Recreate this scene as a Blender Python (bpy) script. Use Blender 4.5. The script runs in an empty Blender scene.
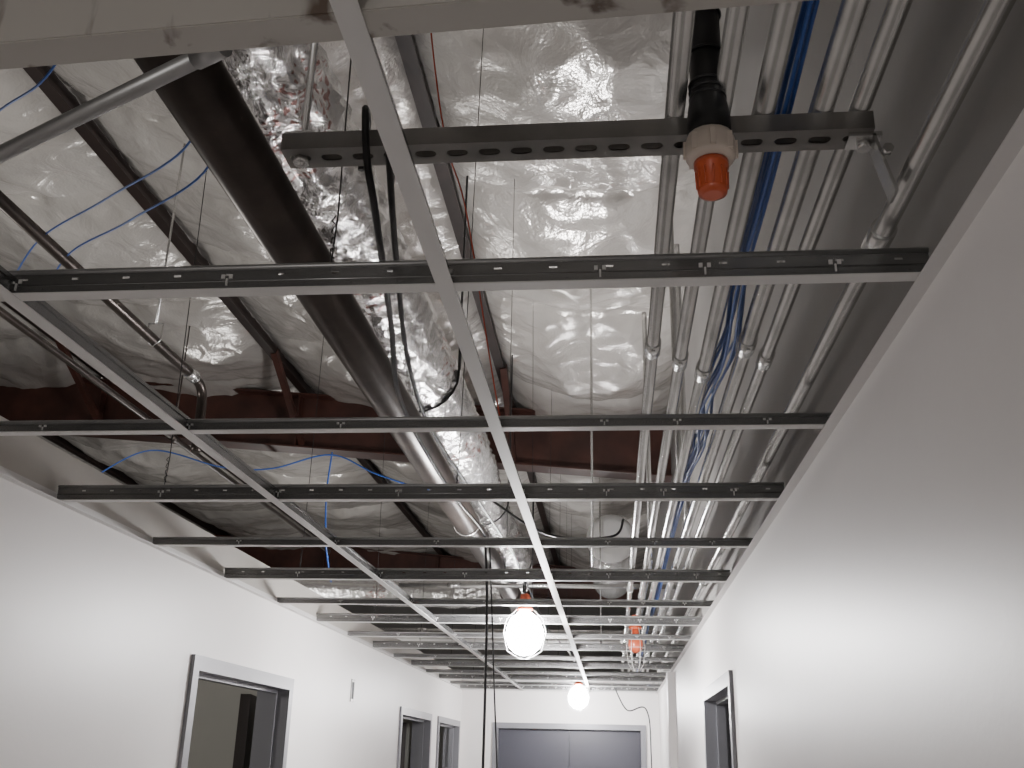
import bpy, math, random
from mathutils import Vector, Matrix, noise
random.seed(4)
CZ=1.85      # eye height; helper coordinates below are relative to eye height
GZ=0.60      # grid plane above eye
XL,XR=-1.44,0.425
YE=9.9

# ---------------------------------------------------------------- materials
def mat(name,col,rough=0.5,metal=0.0,bump=None,var=None,emit=None,estr=0,spec=0.5,coat=0):
    m=bpy.data.materials.new(name); m.use_nodes=True
    nt=m.node_tree; b=nt.nodes['Principled BSDF']
    b.inputs['Base Color'].default_value=(*col,1); b.inputs['Roughness'].default_value=rough
    b.inputs['Metallic'].default_value=metal
    b.inputs['Specular IOR Level'].default_value=spec
    b.inputs['Coat Weight'].default_value=coat
    tc=nt.nodes.new('ShaderNodeTexCoord')
    if var:
        n=nt.nodes.new('ShaderNodeTexNoise'); n.inputs['Scale'].default_value=var[0]; n.inputs['Detail'].default_value=5
        mp=nt.nodes.new('ShaderNodeMapping'); mp.inputs['Scale'].default_value=var[2] if len(var)>2 else (1,1,1)
        nt.links.new(tc.outputs['Object'],mp.inputs['Vector']); nt.links.new(mp.outputs[0],n.inputs['Vector'])
        r=nt.nodes.new('ShaderNodeValToRGB')
        r.color_ramp.elements[0].position=0.3; r.color_ramp.elements[1].position=0.7
        r.color_ramp.elements[0].color=(*[c*(1-var[1]) for c in col],1)
        r.color_ramp.elements[1].color=(*[min(1,c*(1+var[1])) for c in col],1)
        nt.links.new(n.outputs['Fac'],r.inputs['Fac']); nt.links.new(r.outputs[0],b.inputs['Base Color'])
    if bump:
        n=nt.nodes.new('ShaderNodeTexNoise'); n.inputs['Scale'].default_value=bump[0]; n.inputs['Detail'].default_value=4
        nt.links.new(tc.outputs['Object'],n.inputs['Vector'])
        bp=nt.nodes.new('ShaderNodeBump'); bp.inputs['Strength'].default_value=bump[1]; bp.inputs['Distance'].default_value=bump[2]
        nt.links.new(n.outputs['Fac'],bp.inputs['Height']); nt.links.new(bp.outputs[0],b.inputs['Normal'])
    if emit:
        b.inputs['Emission Color'].default_value=(*emit,1); b.inputs['Emission Strength'].default_value=estr
    return m
M_wall=mat('wall_paint',(0.80,0.77,0.755),0.40,bump=(60,0.08,0.004),var=(1.2,0.04))
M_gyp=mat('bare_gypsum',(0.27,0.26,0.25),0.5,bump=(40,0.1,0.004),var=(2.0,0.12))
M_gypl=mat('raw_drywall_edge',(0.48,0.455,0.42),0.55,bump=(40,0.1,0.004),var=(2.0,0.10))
M_conc=mat('concrete_floor',(0.32,0.31,0.30),0.5,bump=(30,0.1,0.004),var=(3,0.12))
M_tee=mat('tee_web_steel',(0.28,0.28,0.28),0.25,0.85,var=(6,0.15,(1,1,8)))
M_flange=mat('tee_flange_paint',(0.62,0.61,0.60),0.38,0.1)
M_galv=mat('galvanised',(0.72,0.72,0.71),0.27,0.92,bump=(25,0.05,0.002),var=(18,0.08))
M_galvd=mat('galvanised_dull',(0.42,0.42,0.42),0.4,0.8,bump=(25,0.05,0.002),var=(18,0.08))
M_strut=mat('strut_zinc',(0.22,0.21,0.20),0.38,0.7,var=(12,0.2))
M_rust=mat('primer_red',(0.060,0.021,0.015),0.55,0.0,var=(5,0.35),bump=(20,0.1,0.003))
M_purl=mat('purlin_primer',(0.022,0.013,0.011),0.55,0.1,var=(5,0.3))
M_pipe=mat('black_steel_pipe',(0.060,0.048,0.042),0.34,0.6,var=(6,0.35),bump=(40,0.05,0.002))
M_black=mat('black_rubber',(0.012,0.012,0.013),0.45)
M_blue=mat('blue_cable',(0.03,0.10,0.38),0.4)
M_redw=mat('red_wire',(0.5,0.07,0.03),0.45)
M_orange=mat('orange_plastic',(0.58,0.11,0.045),0.3,spec=0.5)
M_collar=mat('white_plastic',(0.74,0.65,0.57),0.35)
M_frame=mat('door_frame_paint',(0.22,0.22,0.24),0.35,0.2)
M_door=mat('door_leaf_blue_grey',(0.05,0.05,0.065),0.45,var=(2,0.08))
M_dwood=mat('door_leaf_brown',(0.03,0.022,0.02),0.5,var=(8,0.3,(1,1,0.1)))
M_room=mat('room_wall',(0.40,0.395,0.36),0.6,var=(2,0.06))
M_mold=mat('angle_molding',(0.68,0.665,0.655),0.4,0.1)
M_bulb=mat('lit_bulb',(1,1,1),0.4,emit=(0.98,0.97,1.0),estr=170)
M_guard=mat('lamp_guard_wire',(0.8,0.8,0.78),0.35,0.2)
M_dark=mat('painted_dark',(0.02,0.02,0.02),0.7)
M_ductw=mat('duct_white_cap',(0.88,0.87,0.85),0.5,0.0,var=(7,0.06))
def stain_material():
    m=bpy.data.materials.new('stained_track'); m.use_nodes=True; nt=m.node_tree; b=nt.nodes['Principled BSDF']
    tc=nt.nodes.new('ShaderNodeTexCoord'); b.inputs['Roughness'].default_value=0.5
    mp=nt.nodes.new('ShaderNodeMapping'); mp.inputs['Scale'].default_value=(1,1,0.25); nt.links.new(tc.outputs['Object'],mp.inputs['Vector'])
    n=nt.nodes.new('ShaderNodeTexNoise'); n.inputs['Scale'].default_value=22; n.inputs['Detail'].default_value=4; n.inputs['Distortion'].default_value=.4
    nt.links.new(mp.outputs[0],n.inputs['Vector'])
    r=nt.nodes.new('ShaderNodeValToRGB')
    r.color_ramp.elements[0].position=0.55; r.color_ramp.elements[0].color=(0.42,0.40,0.37,1)
    r.color_ramp.elements[1].position=0.65; r.color_ramp.elements[1].color=(0.12,0.09,0.07,1)
    nt.links.new(n.outputs['Fac'],r.inputs['Fac']); nt.links.new(r.outputs[0],b.inputs['Base Color'])
    return m
M_stain=stain_material()

def insulation_material():
    m=bpy.data.materials.new('vinyl_faced_insulation'); m.use_nodes=True; nt=m.node_tree; b=nt.nodes['Principled BSDF']
    tc=nt.nodes.new('ShaderNodeTexCoord')
    n=nt.nodes.new('ShaderNodeTexNoise'); n.inputs['Scale'].default_value=1.6; n.inputs['Detail'].default_value=6
    r=nt.nodes.new('ShaderNodeValToRGB'); r.color_ramp.elements[0].color=(0.56,0.53,0.495,1); r.color_ramp.elements[1].color=(0.74,0.71,0.675,1)
    r.color_ramp.elements[0].position=.3; r.color_ramp.elements[1].position=.7
    nt.links.new(tc.outputs['Object'],n.inputs['Vector']); nt.links.new(n.outputs['Fac'],r.inputs['Fac']); nt.links.new(r.outputs[0],b.inputs['Base Color'])
    b.inputs['Roughness'].default_value=0.22; b.inputs['Metallic'].default_value=0.32; b.inputs['Specular IOR Level'].default_value=0.9
    n2=nt.nodes.new('ShaderNodeTexNoise'); n2.inputs['Scale'].default_value=4.6; n2.inputs['Detail'].default_value=5; n2.inputs['Distortion'].default_value=1.4
    nt.links.new(tc.outputs['Object'],n2.inputs['Vector'])
    b1=nt.nodes.new('ShaderNodeBump'); b1.inputs['Strength'].default_value=0.6; b1.inputs['Distance'].default_value=0.026
    nt.links.new(n2.outputs['Fac'],b1.inputs['Height'])
    v=nt.nodes.new('ShaderNodeTexVoronoi'); v.inputs['Scale'].default_value=75
    nt.links.new(tc.outputs['Object'],v.inputs['Vector'])
    b2=nt.nodes.new('ShaderNodeBump'); b2.inputs['Strength'].default_value=0.25; b2.inputs['Distance'].default_value=0.003
    nt.links.new(v.outputs['Distance'],b2.inputs['Height']); nt.links.new(b1.outputs[0],b2.inputs['Normal'])
    nt.links.new(b2.outputs[0],b.inputs['Normal'])
    return m
M_ins=insulation_material()
def foil_material():
    m=bpy.data.materials.new('foil_duct_wrap'); m.use_nodes=True; nt=m.node_tree; b=nt.nodes['Principled BSDF']
    tc=nt.nodes.new('ShaderNodeTexCoord')
    b.inputs['Roughness'].default_value=0.24; b.inputs['Metallic'].default_value=0.8
    n2=nt.nodes.new('ShaderNodeTexNoise'); n2.inputs['Scale'].default_value=18; n2.inputs['Detail'].default_value=5; n2.inputs['Distortion'].default_value=1.5
    nt.links.new(tc.outputs['Object'],n2.inputs['Vector'])
    b1=nt.nodes.new('ShaderNodeBump'); b1.inputs['Strength'].default_value=0.6; b1.inputs['Distance'].default_value=0.02
    nt.links.new(n2.outputs['Fac'],b1.inputs['Height']); nt.links.new(b1.outputs[0],b.inputs['Normal'])
    n3=nt.nodes.new('ShaderNodeTexNoise'); n3.inputs['Scale'].default_value=60; n3.inputs['Detail'].default_value=1
    nt.links.new(tc.outputs['Object'],n3.inputs['Vector'])
    g=nt.nodes.new('ShaderNodeMath'); g.operation='GREATER_THAN'; g.inputs[1].default_value=0.58; nt.links.new(n3.outputs['Fac'],g.inputs[0])
    n4=nt.nodes.new('ShaderNodeTexNoise'); n4.inputs['Scale'].default_value=2.2; n4.inputs['Detail'].default_value=0
    nt.links.new(tc.outputs['Object'],n4.inputs['Vector'])
    g2=nt.nodes.new('ShaderNodeMath'); g2.operation='GREATER_THAN'; g2.inputs[1].default_value=0.68; nt.links.new(n4.outputs['Fac'],g2.inputs[0])
    mu=nt.nodes.new('ShaderNodeMath'); mu.operation='MULTIPLY'; nt.links.new(g.outputs[0],mu.inputs[0]); nt.links.new(g2.outputs[0],mu.inputs[1])
    mx=nt.nodes.new('ShaderNodeMix'); mx.data_type='RGBA'
    mx.inputs['A'].default_value=(0.76,0.75,0.74,1); mx.inputs['B'].default_value=(0.5,0.3,0.28,1)
    nt.links.new(mu.outputs[0],mx.inputs['Factor']); nt.links.new(mx.outputs['Result'],b.inputs['Base Color'])
    return m
M_foil=foil_material()

# ---------------------------------------------------------------- mesh builder (z rel. to eye)
class MB:
    def __init__(s): s.v=[];s.f=[];s.m=[];s.sm=[];s.mats=[]
    def mi(s,m):
        if m not in s.mats: s.mats.append(m)
        return s.mats.index(m)
    def face(s,idx,m,sm=False): s.f.append(idx); s.m.append(s.mi(m)); s.sm.append(sm)
    def box(s,x0,x1,y0,y1,z0,z1,m):
        b=len(s.v)
        s.v+= [(x,y,z) for z in (z0,z1) for y in (y0,y1) for x in (x0,x1)]
        for q in ((0,2,3,1),(4,5,7,6),(0,1,5,4),(2,6,7,3),(0,4,6,2),(1,3,7,5)):
            s.face([b+i for i in q],m)
    def obox(s,a,b_,w,h,m):
        a=Vector(a);b_=Vector(b_);d=(b_-a).normalized()
        up=Vector((0,0,1)) if abs(d.z)<0.95 else Vector((1,0,0))
        sx=d.cross(up).normalized(); uz=sx.cross(d).normalized()
        k=len(s.v)
        for p in (a,b_):
            for i,j in ((-1,-1),(1,-1),(1,1),(-1,1)):
                s.v.append(tuple(p+sx*(i*w/2)+uz*(j*h/2)))
        for q in ((0,3,2,1),(4,5,6,7),(0,1,5,4),(1,2,6,5),(2,3,7,6),(3,0,4,7)): s.face([k+i for i in q],m)
    def tube(s,pts,r,m,seg=12,caps=True):
        pts=[Vector(p) for p in pts]; n=len(pts)
        rr=r if isinstance(r,(list,tuple)) else [r]*n
        prev=None; k=len(s.v)
        for i,p in enumerate(pts):
            d=(pts[min(i+1,n-1)]-pts[max(i-1,0)])
            if d.length<1e-9: d=Vector((0,0,1))
            d.normalize()
            if prev is None:
                up=Vector((0,0,1)) if abs(d.z)<0.9 else Vector((1,0,0))
                prev=d.cross(up).normalized()
            else:
                prev=(prev-d*prev.dot(d)).normalized()
            q=d.cross(prev)
            for j in range(seg):
                a=2*math.pi*j/seg
                s.v.append(tuple(p+(prev*math.cos(a)+q*math.sin(a))*rr[i]))
        for i in range(n-1):
            for j in range(seg):
                a=k+i*seg+j; b=k+i*seg+(j+1)%seg
                s.face([a,b,b+seg,a+seg],m,True)
        if caps:
            s.face([k+j for j in range(seg)][::-1],m); s.face([k+(n-1)*seg+j for j in range(seg)],m)
    def lathe(s,c,prof,m,seg=24):
        c=Vector(c); k=len(s.v)
        for r,z in prof:
            for j in range(seg):
                a=2*math.pi*j/seg; s.v.append((c.x+r*math.cos(a),c.y+r*math.sin(a),c.z+z))
        for i in range(len(prof)-1):
            for j in range(seg):
                a=k+i*seg+j;b=k+i*seg+(j+1)%seg
                s.face([a,a+seg,b+seg,b],m,True)
        s.face([k+j for j in range(seg)],m); s.face([k+(len(prof)-1)*seg+j for j in range(seg)][::-1],m)
    def build(s,name,parent=None):
        me=bpy.data.meshes.new(name)
        me.from_pydata([(x,y,z+CZ) for x,y,z in s.v],[],s.f)
        for m in s.mats: me.materials.append(m)
        for p,mi,sm in zip(me.polygons,s.m,s.sm): p.material_index=mi; p.use_smooth=sm
        me.update()
        o=bpy.data.objects.new(name,me); bpy.context.scene.collection.objects.link(o)
        if parent: o.parent=parent
        return o
def empty(name):
    o=bpy.data.objects.new(name,None); bpy.context.scene.collection.objects.link(o); return o
def smooth(pts,n=8):
    P=[Vector(p) for p in pts]; out=[]
    for i in range(len(P)-1):
        p0=P[max(i-1,0)];p1=P[i];p2=P[i+1];p3=P[min(i+2,len(P)-1)]
        for k in range(n):
            t=k/n
            out.append(0.5*((2*p1)+(-p0+p2)*t+(2*p0-5*p1+4*p2-p3)*t*t+(-p0+3*p1-3*p2+p3)*t**3))
    out.append(P[-1]); return out

# ---------------------------------------------------------------- room shell
b=MB(); b.box(-7,4,-3,15,-CZ-0.1,-CZ,M_conc); b.build('floor')
DT=0.275
def wall_y(name,x0,x1,doors,top,mlow,mtop=None,y0=-3,y1=YE):
    b=MB(); y=y0
    for (a,c) in doors:
        b.box(x0,x1,y,a,-CZ,GZ-0.0,mlow); b.box(x0,x1,a,c,DT,GZ,mlow); y=c
    b.box(x0,x1,y,y1,-CZ,GZ,mlow)
    b.box(x0,x1,y0,y1,GZ,top,mtop or mlow)
    return b.build(name)
ldoors=[(3.46,4.53),(7.05,8.20),(8.60,9.76)]
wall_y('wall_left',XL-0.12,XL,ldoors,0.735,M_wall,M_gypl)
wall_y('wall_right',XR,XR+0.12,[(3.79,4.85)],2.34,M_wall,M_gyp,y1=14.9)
b=MB()
b.box(XL,-1.10,YE,YE+0.12,-CZ,GZ+0.12,M_wall); b.box(0.27,XR,YE,YE+0.12,-CZ,GZ+0.12,M_wall); b.box(-1.10,0.27,YE,YE+0.12,DT,GZ+0.12,M_wall)
b.build('wall_back')
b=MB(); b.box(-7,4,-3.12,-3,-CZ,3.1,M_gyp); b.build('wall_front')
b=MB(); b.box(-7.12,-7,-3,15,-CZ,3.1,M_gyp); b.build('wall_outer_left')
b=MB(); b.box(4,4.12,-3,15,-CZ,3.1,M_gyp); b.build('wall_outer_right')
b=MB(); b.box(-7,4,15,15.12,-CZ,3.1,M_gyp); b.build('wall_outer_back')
b=MB(); b.box(XR+0.12,4,-3,15,0.75,0.8,M_room); b.build('ceiling_side_room')
b=MB()
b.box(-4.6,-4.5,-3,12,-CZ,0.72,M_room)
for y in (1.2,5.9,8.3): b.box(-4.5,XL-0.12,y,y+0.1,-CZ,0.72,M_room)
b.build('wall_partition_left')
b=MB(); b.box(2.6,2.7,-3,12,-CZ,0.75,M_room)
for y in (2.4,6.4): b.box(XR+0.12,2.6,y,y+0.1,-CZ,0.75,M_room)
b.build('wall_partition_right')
b=MB(); b.box(XR-0.05,XR,7.25,7.40,-CZ,GZ-0.02,M_wall); b.build('trim_pilaster')

def door_y(name,xw0,xw1,y0,y1,leaf=None):
    e=empty(name); b=MB(); t=0.05
    xa,xb=xw0-0.014,xw1+0.014
    b.box(xa,xb,y0-t+0.015,y0+0.015,-CZ,DT+t-0.015,M_frame); b.box(xa,xb,y1-0.015,y1+t-0.015,-CZ,DT+t-0.015,M_frame)
    b.box(xa,xb,y0+0.015,y1-0.015,DT-0.015,DT+t-0.015,M_frame)
    xm=(xa+xb)/2
    b.box(xm-0.02,xm+0.02,y0+0.015,y0+0.03,-CZ,DT-0.015,M_frame); b.box(xm-0.02,xm+0.02,y1-0.03,y1-0.015,-CZ,DT-0.015,M_frame)
    b.box(xm-0.02,xm+0.02,y0+0.03,y1-0.03,DT-0.03,DT-0.015,M_frame)
    b.build('frame',e)
    if leaf:
        b=MB(); b.obox(leaf[0],leaf[1],0.045,2.08,M_dwood)
        b.build('leaf',e)
    return e
zc=-CZ+1.05
door_y('door_1',XL-0.12,XL,*ldoors[0],((XL-0.18,4.50,zc),(XL-0.37,5.36,zc)))
door_y('door_2',XL-0.12,XL,*ldoors[1],((XL-0.17,8.14,zc),(XL-0.9,8.02,zc)))
door_y('door_3',XL-0.12,XL,*ldoors[2],((XL-0.17,9.70,zc),(XL-0.9,9.55,zc)))
door_y('door_4',XR,XR+0.12,3.79,4.85,((XR+0.17,4.80,zc),(XR+0.85,4.68,zc)))
e=empty('door_5'); b=MB()
b.box(-1.13,-1.08,YE-0.015,YE+0.135,-CZ,DT+0.035,M_frame); b.box(0.25,0.30,YE-0.015,YE+0.135,-CZ,DT+0.035,M_frame)
b.box(-1.08,0.25,YE-0.015,YE+0.135,DT-0.015,DT+0.035,M_frame); b.build('frame',e)
b=MB(); b.box(-1.078,-0.417,YE+0.04,YE+0.085,-CZ+0.01,DT-0.018,M_door); b.box(-0.413,0.248,YE+0.04,YE+0.085,-CZ+0.01,DT-0.018,M_door)
b.tube([(-0.46,YE+0.0,-0.75),(-0.46,YE+0.0,-0.6)],0.01,M_galv); b.tube([(-0.37,YE+0.0,-0.75),(-0.37,YE+0.0,-0.6)],0.01,M_galv)
for xx in (-0.46,-0.37):
    for zz in (-0.74,-0.61): b.tube([(xx,YE,zz),(xx,YE+0.042,zz)],0.007,M_galv)
b.build('leaves',e)

b=MB()
b.box(XR-0.022,XR,0.2,YE,GZ-0.0025,GZ-0.0005,M_mold); b.box(XR-0.003,XR,0.2,YE,GZ-0.0005,GZ+0.022,M_mold); b.build('trim_right')
b=MB()
b.box(XL,XL+0.022,0.2,YE,GZ-0.0025,GZ-0.0005,M_mold); b.box(XL,XL+0.003,0.2,YE,GZ-0.0005,GZ+0.022,M_mold); b.build('trim_left')
b=MB(); b.box(XL,XR,YE-0.022,YE,GZ-0.0025,GZ-0.0005,M_mold); b.box(XL,XR,YE-0.003,YE,GZ-0.0005,GZ+0.022,M_mold); b.build('trim_back')
b=MB(); y,z=5.68,0.33
b.box(XL,XL+0.004,y-0.035,y+0.035,z-0.06,z-0.045,M_strut);b.box(XL,XL+0.004,y-0.035,y+0.035,z+0.045,z+0.06,M_strut)
b.box(XL,XL+0.004,y-0.035,y-0.025,z-0.045,z+0.045,M_strut);b.box(XL,XL+0.004,y+0.025,y+0.035,z-0.045,z+0.045,M_strut)
b.box(XL,XL+0.002,y-0.025,y+0.025,z-0.045,z+0.045,M_dark); b.build('electrical_box')  # flat dark plate: shade of the open box put into the colour

# ---------------------------------------------------------------- roof: insulation, purlins, girders
PX=[-0.72,-2.24,-3.76,-5.28,-6.8]
def zr(x): return 2.40-0.086*x
def ridge(v): return 1-abs(noise.noise(v))*2
edges=[0.46]+PX+[-8.3]
def build_roof():
    nx,ny=280,700; x0,x1,y0,y1=0.46,-7.0,-3.0,15.0
    vs=[];fs=[]
    for j in range(ny+1):
        y=y0+(y1-y0)*j/ny
        for i in range(nx+1):
            t=i/nx; x=x0+(x1-x0)*(t**1.35)
            for k in range(len(edges)-1):
                if x<=edges[k]+1e-6 and x>=edges[k+1]: a,c=edges[k],edges[k+1]; bay=k
            u=(x-c)/(a-c); s=math.sin(math.pi*max(0,min(1,u)))**0.6
            per=1.25; off=bay*0.47
            yw=y+0.08*noise.noise(Vector((x*2,y*0.5,bay)))
            w=((yw+off)/per)%1.0; sy=math.sin(math.pi*w)**0.32
            wob=noise.noise(Vector((x*1.1,y*0.9,bay*7.1)))
            z=zr(x)-s*(0.045+0.15*sy)*(1+0.5*wob)
            z-=0.022*(1-sy)*s*ridge(Vector((x*7,y*2,3)))
            z-=0.038*ridge(Vector((x*1.8+y*0.5,y*1.9-x,9)))*s
            z-=0.014*ridge(Vector((x*4.5+y*2,y*4,1)))**2*s
            e=(1-s); z-=0.02*e*noise.noise(Vector((x*4,y*13,5)))
            vs.append((x,y,z+CZ))
    for j in range(ny):
        for i in range(nx):
            a=j*(nx+1)+i; fs.append((a,a+nx+1,a+nx+2,a+1))
    me=bpy.data.meshes.new('ceiling'); me.from_pydata(vs,[],fs); me.materials.append(M_ins)
    for p in me.polygons: p.use_smooth=True
    o=bpy.data.objects.new('ceiling',me); bpy.context.scene.collection.objects.link(o)
build_roof()
b=MB()
b.box(0.3,0.56,-3,15,2.42,2.5,M_dark); b.build('ceiling_edge_cap')
for i,x in enumerate(PX):
    b=MB(); z=zr(x)
    b.box(x-0.002,x+0.002,-3,15,z-0.13,z+0.02,M_purl); b.box(x-0.002,x+0.055,-3,15,z-0.134,z-0.13,M_purl)
    b.box(x+0.052,x+0.055,-3,15,z-0.13,z-0.11,M_purl); b.box(x-0.06,x-0.002,-3,15,z+0.01,z+0.014,M_purl)
    b.build('roof_purlin')
def girder(y):
    b=MB(); 
    xa,xb=-6.99,XR-0.005
    def seg(dz0,dz1,ya,yb):
        k=len(b.v)
        for x in (xa,xb):
            z=zr(x)-0.14
            b.v.extend([(x,ya,z+dz0),(x,yb,z+dz0),(x,yb,z+dz1),(x,ya,z+dz1)])
        for q in ((0,3,2,1),(4,5,6,7),(0,1,5,4),(1,2,6,5),(2,3,7,6),(3,0,4,7)): b.face([k+i for i in q],M_rust)
    seg(-0.40,0.0,y-0.004,y+0.004); seg(-0.41,-0.398,y-0.09,y+0.09); seg(-0.012,0.0,y-0.09,y+0.09)
    for x in PX:
        z=zr(x)-0.14
        b.box(x-0.005,x+0.005,y-0.085,y-0.004,z-0.395,z-0.014,M_rust)
    b.build('roof_girder')
girder(6.74); girder(12.9)
for x in (-2.24,-0.72,-3.76):
    b=MB(); z=zr(x); b.obox((x+0.05,5.9,z-0.14),(x+0.05,6.66,z-0.535),0.04,0.006,M_rust); b.obox((x+0.07,5.9,z-0.125),(x+0.07,6.66,z-0.52),0.006,0.04,M_rust); b.build('flange_brace')

# ---------------------------------------------------------------- ceiling grid
grid=empty('ceiling_grid')
def tee_x(name,x0,x1,y0,y1,H,m=M_tee,z=GZ,slots=True,fl=0.012):
    b=MB(); L=x1-x0
    def yy(x): return y0+(y1-y0)*(x-x0)/L
    def strip(xa,xb,hw,za,zb,mm):
        k=len(b.v)
        for x in (xa,xb):
            y=yy(x); b.v.extend([(x,y-hw,z+za),(x,y+hw,z+za),(x,y+hw,z+zb),(x,y-hw,z+zb)])
        for q in ((0,3,2,1),(4,5,6,7),(0,1,5,4),(1,2,6,5),(2,3,7,6),(3,0,4,7)): b.face([k+i for i in q],mm)
    strip(x0,x1,fl,0,0.0016,M_flange if m is M_tee else m)
    b.tube([(x0,y0,z+H-0.004),(x1,y1,z+H-0.004)],0.0042,M_galvd,10)
    if slots:
        strip(x0,x1,0.0009,0.0016,H*0.60,m); strip(x0,x1,0.0009,H*0.68,H-0.007,m)
        x=x0; n=0
        while x<x1:
            e=min(x+0.065,x1); strip(x,e,0.0009,H*0.60,H*0.68,m); x=e+0.011; n+=1
        x=x0+0.03
        while x<x1-0.02:
            strip(x,x+0.003,0.0016,H*0.25,H*0.25+0.003,m); x+=0.15
        b.tube([(x0,y0,z+H*0.42),(x1,y1,z+H*0.42)],0.0016,m,8)
    else: strip(x0,x1,0.0009,0.0016,H-0.007,m)
    for xc in (-1.156,-0.844,-0.532,-0.22,-0.01,0.13,0.30):
        strip(xc-0.008,xc-0.003,0.0026,H*0.50,H*0.64,M_flange); strip(xc+0.003,xc+0.008,0.0026,H*0.50,H*0.64,M_flange)
        strip(xc-0.001,xc+0.0015,0.0026,H*0.25,H*0.50,M_flange)
    b.build(name,grid)
ys=[1.220,1.85,2.42,3.0,3.62,4.25]
while ys[-1]+0.61<YE: ys.append(ys[-1]+0.61)
for i,y in enumerate(ys):
    main=(i%2==0)
    tee_x(('main_tee_%d' if main else 'cross_tee_%d')%(i+1),XL+0.004,XR-0.004,y,y,0.043 if main else 0.028,slots=main)
for i,x in enumerate((-0.85,-0.22)):
    b=MB(); z=GZ-0.0017
    b.box(x-0.012,x+0.012,0.1,YE-0.004,z,z+0.0016,M_flange); b.box(x-0.0009,x+0.0009,0.1,YE-0.004,z+0.0016,z+0.03,M_tee)
    b.box(x-0.0032,x+0.0032,0.1,YE-0.004,z+0.026,z+0.033,M_tee)
    b.build('runner_%d'%(i+1),grid)
b=MB()
D=-0.035
b.obox((XL+0.003,0.780+D,GZ+0.026),(XR-0.003,0.680+D,GZ+0.026),0.003,0.05,M_stain)
b.obox((XL+0.003,0.797+D,GZ+0.0015),(XR-0.003,0.697+D,GZ+0.0015),0.034,0.003,M_stain)
b.obox((XL+0.003,0.797+D,GZ+0.0525),(XR-0.003,0.697+D,GZ+0.0525),0.034,0.003,M_stain)
b.build('ceiling_track')
wires=empty('hanger_wires')
k=0
for y in ys[0::2]:
    for x in (-1.15,-0.385):
        k+=1; b=MB(); zt=zr(x)-0.05
        b.tube([(x,y,GZ+0.03),(x+0.004,y,GZ+0.12),(x+random.uniform(-.03,.03),y+random.uniform(-.03,.03),zt)],0.0012,M_black,6)
        b.tube([(x+0.004*math.cos(t*2.2),y+0.004*math.sin(t*2.2),GZ+0.05+t*0.006) for t in range(12)],0.0011,M_black,5)
        b.build('wire_%d'%k,wires)

# ---------------------------------------------------------------- strut channel
def capsule_cell(b,cx,cy,z,lx,ly,sl,sw,m):
    angs=sorted(set([i*math.pi/8 for i in range(16)]+[math.atan2(sy*ly,sx*lx)%(2*math.pi) for sx in(-1,1) for sy in(-1,1)]))
    n=len(angs);k=len(b.v)
    for a in angs:
        c,s=math.cos(a),math.sin(a)
        t=min(lx/abs(c) if abs(c)>1e-6 else 9,ly/abs(s) if abs(s)>1e-6 else 9)
        b.v.append((cx+c*t,cy+s*t,z))
    for a in angs:
        c,s=math.cos(a),math.sin(a); f=sl-sw
        b.v.append((cx+(f if c>0.01 else -f if c<-0.01 else 0)+sw*c,cy+sw*s,z))
    for i in range(n):
        j=(i+1)%n; b.face([k+i,k+n+i,k+n+j,k+j],m)
def strut(name,xa,xb,y,z,hangers=()):
    e=empty(name); b=MB(); D=0.041;H=0.025
    n=int((xb-xa)/0.040); L=(xb-xa)/n
    for i in range(n):
        for zz in (z,z+0.002): capsule_cell(b,xa+(i+.5)*L,y,zz,L/2,D/2,0.0140,0.0075,M_strut)
    b.box(xa,xb,y-D/2-0.002,y-D/2,z,z+H,M_strut); b.box(xa,xb,y+D/2,y+D/2+0.002,z,z+H,M_strut)
    b.box(xa,xb,y-D/2,y-D/2+0.009,z+H-0.002,z+H,M_galv); b.box(xa,xb,y+D/2-0.009,y+D/2,z+H-0.002,z+H,M_galv)
    b.build('channel',e)
    b=MB()
    for x in hangers:
        b.tube([(x,y,z-0.012),(x,y,zr(x)-0.13)],0.005,M_galv,8); b.tube([(x,y,z-0.008),(x,y,z)],0.011,M_galv,6); b.box(x-0.02,x+0.02,y-0.02,y+0.02,z+H,z+H+0.005,M_galv)
    b.build('rods',e)
    return e
SZ=0.735
e=strut('strut_channel',-0.422,0.330,1.10,SZ,(-0.40,))
b=MB()
b.box(0.30,0.340,1.085,1.115,SZ-0.006,SZ,M_galv); b.obox((0.330,1.10,SZ-0.003),(0.349,1.10,SZ-0.085),0.03,0.004,M_galv)
b.tube([(0.342,1.083,SZ-0.03),(0.342,1.075,SZ-0.03)],0.007,M_galv,6); b.tube([(0.32,1.1,SZ-0.016),(0.32,1.1,SZ-0.006)],0.009,M_galv,6)
b.build('end_bracket',e)
strut('strut_channel',-0.12,0.335,4.3,SZ,(-0.08,)); strut('strut_channel',-0.12,0.335,7.35,SZ,(-0.08,))

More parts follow.
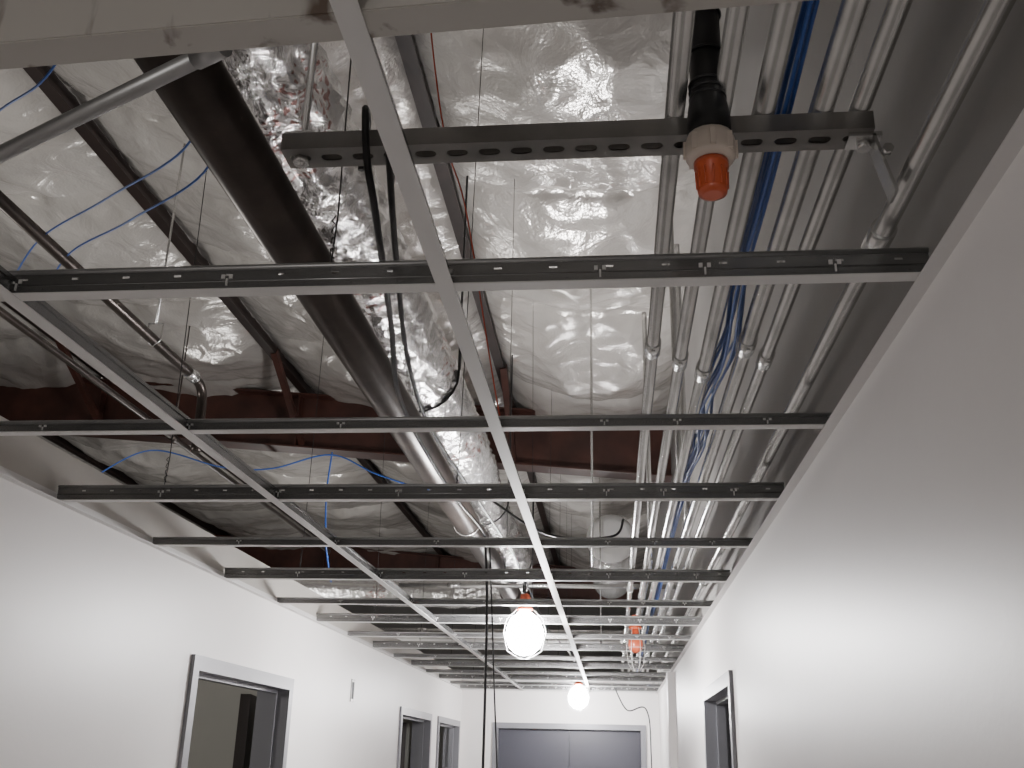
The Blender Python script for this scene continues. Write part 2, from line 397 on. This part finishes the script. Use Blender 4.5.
# ---------------------------------------------------------------- conduits
rack=[(0.088,0.0125),(0.146,0.0125),(0.200,0.0145),(0.272,0.0150),(0.318,0.0125)]
for i,(x,r) in enumerate(rack):
    b=MB(); z=SZ+0.026+r
    b.tube([(x,-1.2,z),(x,9.85,z)],r,M_galv,16)
    for y in (1.86+0.07*(i%3),4.9+0.2*i,7.9):
        b.tube([(x,y-0.03,z),(x,y+0.03,z)],r+0.0035,M_galv,16); b.tube([(x,y-0.02,z-r-0.003),(x,y-0.02,z-r-0.008)],0.004,M_galv,6)
    b.build('electrical_conduit')
b=MB(); b.tube([(0.378,-1.2,0.69),(0.378,9.85,0.69)],0.0135,M_galv,16)
for y in (1.28,4.2,7): b.tube([(0.378,y-0.03,0.69),(0.378,y+0.03,0.69)],0.018,M_galv,16)
b.build('electrical_conduit')
for x,y,h in ((0.24,3.4,0.35),(0.30,3.9,0.5),(0.18,4.6,0.6)):
    b=MB(); pts=smooth([(x,y+3.5,0.86),(x,y+0.35,0.86),(x,y+0.12,0.89),(x+0.0,y,0.99),(x,y,0.99+h),(x,y,2.1)],8); b.tube(pts,0.012,M_galv,12); b.build('electrical_conduit')
b=MB(); b.tube([(-1.51,-1,0.749),(-1.51,9.8,0.749)],0.0125,M_galv,12)
for y in (1.5,3.2,5.5): b.tube([(-1.51,y-0.03,0.749),(-1.51,y+0.03,0.749)],0.0135,M_galv,12)
b.build('electrical_conduit')
b=MB(); b.tube([(-1.30,1.33,0.75),(-0.44,0.897,0.75)],0.011,M_galvd,14); b.tube([(-0.47,0.912,0.75),(-0.43,0.892,0.75)],0.013,M_galvd,14); b.build('brace_tube')

b=MB(); b.tube([(-0.72,-1.5,1.10),(-0.72,9.5,1.10)],0.063,M_pipe,32)
for y in (7.2,): b.tube([(-0.72,y-0.06,1.10),(-0.72,y+0.06,1.10)],0.074,M_pipe,32)
b.build('sprinkler_main_pipe')
for y in (4.9,7.9):
    b=MB(); pts=[(-0.72+0.066*math.cos(a),y,1.10+0.066*math.sin(a)) for a in [math.pi/2+i*math.pi/8 for i in range(17)]]
    b.tube(pts,0.004,M_galv,6); b.tube([(-0.72,y,1.163),(-0.72,y,1.24)],0.005,M_galv,8); b.build('pipe_hanger')

def flex(name,path,r,amp,m,seg=64,step=0.018):
    P=smooth(path,50); 
    out=[P[0]];acc=0
    for a,c in zip(P[:-1],P[1:]):
        acc+=(c-a).length
        if acc>=step: out.append(c);acc=0
    vs=[];fs=[];n=len(out)
    for i,p in enumerate(out):
        d=(out[min(i+1,n-1)]-out[max(i-1,0)]).normalized(); sx=d.cross(Vector((0,0,1))).normalized(); uz=sx.cross(d)
        for j in range(seg):
            a=2*math.pi*j/seg
            q=Vector((math.cos(a)*2.2,math.sin(a)*2.2,p.y*5)); near=max(0,min(1,(2.9-p.y)/1.4))
            rr=r*(1+amp*(0.45+1.6*near)*(ridge(q)-0.5)+amp*0.5*(ridge(Vector((q.x*3,q.y*3,p.y*17)))-0.5))
            rr+=0.008*math.sin(p.y*2*math.pi/0.09)*(1-near)
            v=p+(sx*math.cos(a)+uz*math.sin(a))*rr; vs.append((v.x,v.y,v.z+CZ))
    for i in range(n-1):
        for j in range(seg):
            a=i*seg+j;c=i*seg+(j+1)%seg; fs.append((a,c,c+seg,a+seg))
    me=bpy.data.meshes.new(name);me.from_pydata(vs,[],fs);me.materials.append(m)
    for p in me.polygons:p.use_smooth=True
    o=bpy.data.objects.new(name,me);bpy.context.scene.collection.objects.link(o);return o
flex('flexible_foil_duct',[(-0.80,-1.5,1.43),(-0.80,0.5,1.43),(-0.76,2,1.41),(-0.74,3.2,1.40),(-0.72,4.6,1.38),(-0.77,6.0,1.42),(-0.76,7.6,1.41),(-0.9,8.7,1.41),(-1.5,9.3,1.43),(-3.0,9.4,1.5)],0.14,0.13,M_foil)
for y in (3.6,5.6,7.4):
    b=MB(); pts=[(-0.74+0.158*math.cos(a),y,1.40+0.158*math.sin(a)) for a in [math.pi+i*math.pi/12 for i in range(13)]]
    pts=[(-0.898,y,zr(-.89)-0.16)]+pts+[(-0.582,y,zr(-.58)-0.16)]
    b.tube(pts,0.005,M_black,6); b.build('duct_strap')

b=MB(); RZ=1.57
b.tube([(0.0,7.48,RZ),(0.0,7.50,RZ),(0.0,7.53,RZ),(0.0,7.55,RZ)],[0.13,0.165,0.185,0.185],M_ductw,32)
b.tube([(0.0,7.55,RZ),(0.0,9.4,RZ)],0.175,M_foil,32); b.build('round_duct')
for (x0,x1,y,z,r,m) in ((-1.9,0.38,8.3,0.95,0.03,M_galv),(-2.5,0.38,9.6,1.0,0.05,M_ductw),(-1.3,0.38,6.1,0.98,0.014,M_galv)):
    b=MB(); b.tube([(x0,y,z),(x1,y,z)],r,m,16); b.tube([(x1-0.3,y,z),(x1-0.22,y,z)],r*1.2,m,16); b.tube([(x0+0.3,y,z),(x0+0.38,y,z)],r*1.2,m,16); b.build('cross_pipe')
b=MB(); pts=[(-1.77,-1,1.5),(-1.77,3.6,1.5)]+smooth([(-1.77,3.6,1.5),(-1.77,3.86,1.5),(-1.77,3.95,1.47),(-1.77,3.97,1.38),(-1.77,3.97,1.2)],6)[1:]
b.tube(pts,0.021,M_pipe,14); b.tube([(-1.77,3.78,1.5),(-1.77,3.86,1.5)],0.028,M_galv,14); b.build('branch_pipe')
for y in (3.45,1.9):
    b=MB(); x,z=-1.77,1.5
    b.tube([(x-0.03,y,z+0.07),(x-0.028,y,z),(x,y,z-0.027),(x+0.028,y,z),(x+0.03,y,z+0.07),(x-0.03,y,z+0.07)],0.0035,M_galv,6)
    b.tube([(x,y,z+0.07),(x,y,zr(x)-0.1)],0.0045,M_galv,6); b.build('clevis_hanger')
for (x,z,r) in ((-2.6,1.75,0.018),):
    b=MB(); b.tube([(x,-1,z),(x,9,z)],r,M_pipe,12)
    for y in (0.5,3.0,5.5): b.tube([(x,y-0.04,z),(x,y+0.04,z)],r*1.25,M_pipe,12); b.tube([(x,y,z+r),(x,y,zr(x)-0.1)],0.004,M_pipe,6)
    b.build('branch_pipe')

# ---------------------------------------------------------------- cables
b=MB()
for i in range(10):
    ox,oz=random.uniform(-.011,.011),random.uniform(-.022,.030); ph=random.random()*6
    pts=[]
    for k in range(110):
        y=-1+k*0.1
        g=math.exp(-((y-2.2)/0.6)**2)
        pts.append((0.236+ox*(1+1.3*g)+0.004*math.sin(y*2.1+ph)+0.012*g*math.sin(y*9+ph),y,0.80+oz*(1+g)+0.008*math.sin(y*3+ph*2)-0.02*g*(i%3)*0.7))
    b.tube(smooth(pts,2),0.0031,M_blue,6)
b.build('blue_cable_bundle')
def cable(name,pts,r,m,n=10):
    b=MB(); b.tube(smooth(pts,n),r,m,8); return b.build(name)
cable('blue_cable',[(-2.3,3.3,1.72),(-1.79,2.66,1.52),(-1.35,2.25,1.40),(-0.993,1.96,1.37),(-0.93,1.8,1.5)],0.003,M_blue)
cable('blue_cable',[(-2.3,3.5,1.70),(-1.75,2.75,1.50),(-1.30,2.3,1.36),(-0.98,2.05,1.36),(-0.94,1.9,1.5)],0.003,M_blue)
cable('blue_cable',[(-1.9,2.3,1.6),(-1.446,1.89,1.43),(-1.21,1.71,1.395),(-1.0,1.5,1.5)],0.003,M_blue)
cable('blue_cable',[(-2.6,4.7,1.30),(-2.33,4.7,1.43),(-1.95,4.7,1.34),(-1.69,4.7,1.33),(-1.39,4.7,1.40),(-1.15,4.7,1.30),(-0.88,4.7,1.22),(-0.6,4.7,1.22)],0.004,M_blue)
cable('blue_cable',[(-1.39,4.72,1.42),(-1.40,4.72,1.2),(-1.38,4.72,0.95),(-1.39,4.9,0.8)],0.004,M_blue)
cable('black_cable',[(-0.33,1.14,0.74),(-0.325,1.13,0.78),(-0.315,1.10,0.79),(-0.305,1.05,0.77),(-0.30,1.06,0.70),(-0.30,1.12,0.66),(-0.36,1.5,0.67),(-0.427,1.9,0.685),(-0.45,2.4,0.70),(-0.47,3.0,0.74),(-0.46,3.5,0.76),(-0.455,3.6,0.70),(-0.45,3.66,0.4),(-0.45,3.67,-0.4),(-0.44,3.66,-1.2),(-0.46,3.6,-1.84)],0.005,M_black)
cable('black_cable',[(-0.29,1.16,0.76),(-0.285,1.10,0.785),(-0.275,1.05,0.76),(-0.275,1.08,0.70),(-0.31,1.3,0.68),(-0.38,1.75,0.70),(-0.43,2.3,0.74),(-0.44,3.2,0.80),(-0.42,4.3,0.82),(-0.41,4.66,0.78),(-0.41,4.68,0.72)],0.0045,M_black)
cable('black_cable',[(-0.45,3.66,0.76),(-0.425,3.69,0.3),(-0.40,3.69,-0.2),(-0.42,3.7,-0.8),(-0.43,3.7,-1.84)],0.003,M_black)
cable('red_wire',[(-0.45,1.8,2.2),(-0.42,1.9,1.7),(-0.40,2.1,1.45),(-0.37,2.3,1.35),(-0.30,2.5,0.9),(-0.28,2.9,0.75)],0.002,M_redw)
cable('black_cable',[(-0.5,4.0,1.0),(-0.25,3.9,0.83),(0.0,3.9,0.82),(0.05,3.95,0.9)],0.005,M_black)
cable('black_cable',[(0.0,9.3,0.64),(0.12,9.4,0.42),(0.3,9.5,0.42),(0.33,9.5,-0.1),(0.34,9.5,-1.84)],0.006,M_black)
cable('black_cable',[(-0.41,4.70,0.80),(-0.38,6.0,0.72),(-0.32,7.6,0.74),(-0.30,9.1,0.74),(-0.30,9.12,0.70)],0.0045,M_black)

# ---------------------------------------------------------------- temporary lamps
def temp_lamp(name,x,y,z,lit=True,top=0.2,k=1.0):
    e=empty(name); b=MB()
    b.lathe((x,y,z),[(0.012,0.145),(0.022,0.14),(0.026,0.11),(0.030,0.085),(0.036,0.08),(0.036,0.07),(0.02,0.068)],M_orange); b.build('socket',e)
    b=MB()
    if lit: b.lathe((x,y,z),[(r*k,h) for r,h in ((0.018,0.068),(0.036,0.055),(0.066,0.03),(0.084,-0.015),(0.086,-0.055),(0.072,-0.096),(0.042,-0.124),(0.004,-0.134))],M_bulb)  # lit globe made oversized, its glowing shape stands in for lamp glare
    else: b.lathe((x,y,z),[(0.018,0.07),(0.024,0.035),(0.036,0.012),(0.040,-0.012),(0.036,-0.034),(0.024,-0.05),(0.006,-0.057)],M_orange)
    b.build('bulb',e)
    b=MB(); r0=0.098*k if lit else 0.05
    for i in range(6):
        a=i*math.pi/3
        b.tube([(x+r*math.cos(a),y+r*math.sin(a),z+h) for r,h in ((0.036,0.075),(r0*.85,0.03),(r0,-0.03),(r0*.8,-0.115),(0.02,-0.148),(0.004,-0.15))],0.0012,M_guard,6)
    b.tube([(x+r0*math.cos(t*math.pi/12),y+r0*math.sin(t*math.pi/12),z-0.03) for t in range(25)],0.0012,M_guard,6)
    b.build('guard',e)
    b=MB(); b.tube([(x,y,z+0.14),(x,y,z+0.14+top)],0.005,M_black,8); b.build('cord',e)
temp_lamp('string_light',-0.40,4.68,0.57,top=0.12)
temp_lamp('string_light',-0.30,9.12,0.54,top=0.12)
temp_lamp('string_light',0.125,5.6,0.60,lit=False,top=0.02)

e=empty('work_lamp'); LX,LY=0.124,1.035
dz=-0.004
b=MB(); b.lathe((LX,LY,0.70+dz),[(0.019,0.32),(0.0205,0.07),(0.021,0.06),(0.024,0.045),(0.026,0.03),(0.026,0.010),(0.02,0.006)],M_black,20)
for z in (0.735,0.745,0.755,0.80,0.86,0.93): b.tube([(LX+0.0210*math.cos(t*math.pi/10),LY+0.0210*math.sin(t*math.pi/10),z+0.02) for t in range(21)],0.002,M_black,6)
b.tube([(LX,LY,1.0),(LX+0.01,LY-0.02,1.4),(LX,LY,2.28)],0.012,M_black,12); b.build('pigtail',e)
b=MB(); b.lathe((LX,LY,0.675+dz),[(0.022,0.032),(0.027,0.030),(0.030,0.020),(0.030,0.002),(0.026,-0.004),(0.02,-0.005)],M_collar,16)
for i in range(8):
    a=i*math.pi/4; b.box(LX+0.029*math.cos(a)-0.003,LX+0.029*math.cos(a)+0.003,LY+0.029*math.sin(a)-0.003,LY+0.029*math.sin(a)+0.003,0.676+dz,0.698+dz,M_collar)
b.build('collar',e)
b=MB(); b.lathe((LX,LY,0.669+dz),[(0.0205,0.0),(0.0205,-0.008),(0.0185,-0.011),(0.0178,-0.036),(0.0165,-0.042),(0.011,-0.044)],M_orange,24)
for i in range(12):
    a=i*math.pi/6; b.tube([(LX+0.0190*math.cos(a),LY+0.0190*math.sin(a),0.652),(LX+0.0180*math.cos(a),LY+0.0180*math.sin(a),0.629)],0.0011,M_orange,6)
b.build('orange_cup',e)

# ---------------------------------------------------------------- lights
def pt(name,x,y,z,e,r,col=(1.0,0.965,0.93)):
    l=bpy.data.lights.new(name,'POINT'); l.energy=e; l.shadow_soft_size=r; l.color=col
    o=bpy.data.objects.new(name,l); o.location=(x,y,z+CZ); bpy.context.scene.collection.objects.link(o)
pt('bulb_light_1',-0.40,4.68,0.53,225,0.11)
pt('bulb_light_2',-0.30,9.12,0.50,150,0.11)
pt('fill_light_behind',-0.45,-1.7,0.10,33,0.08)  # added fill light behind the camera, unseen, no bulb there
pt('bulb_light_4',-3.0,3.2,0.62,46,0.08)
pt('bulb_light_5',-3.2,9.0,0.62,50,0.08)
w=bpy.data.worlds.new('world'); bpy.context.scene.world=w; w.use_nodes=True
w.node_tree.nodes['Background'].inputs[0].default_value=(0.6,0.62,0.7,1); w.node_tree.nodes['Background'].inputs[1].default_value=0.05

# ---------------------------------------------------------------- camera
vx=Vector((.9952,.0132,.0965)); vy=Vector((.0950,-.3504,-.9318)); vz=Vector((.0215,.9365,-.3500))
R=Matrix((vx,vy,vz))
q=R.to_quaternion()
cam=bpy.data.cameras.new('camera'); cam.sensor_width=36; cam.lens=36*1000/1024; cam.clip_start=0.02
co=bpy.data.objects.new('camera',cam); co.rotation_mode='QUATERNION'; co.rotation_quaternion=q; co.location=(0,0,CZ)
bpy.context.scene.collection.objects.link(co); bpy.context.scene.camera=co
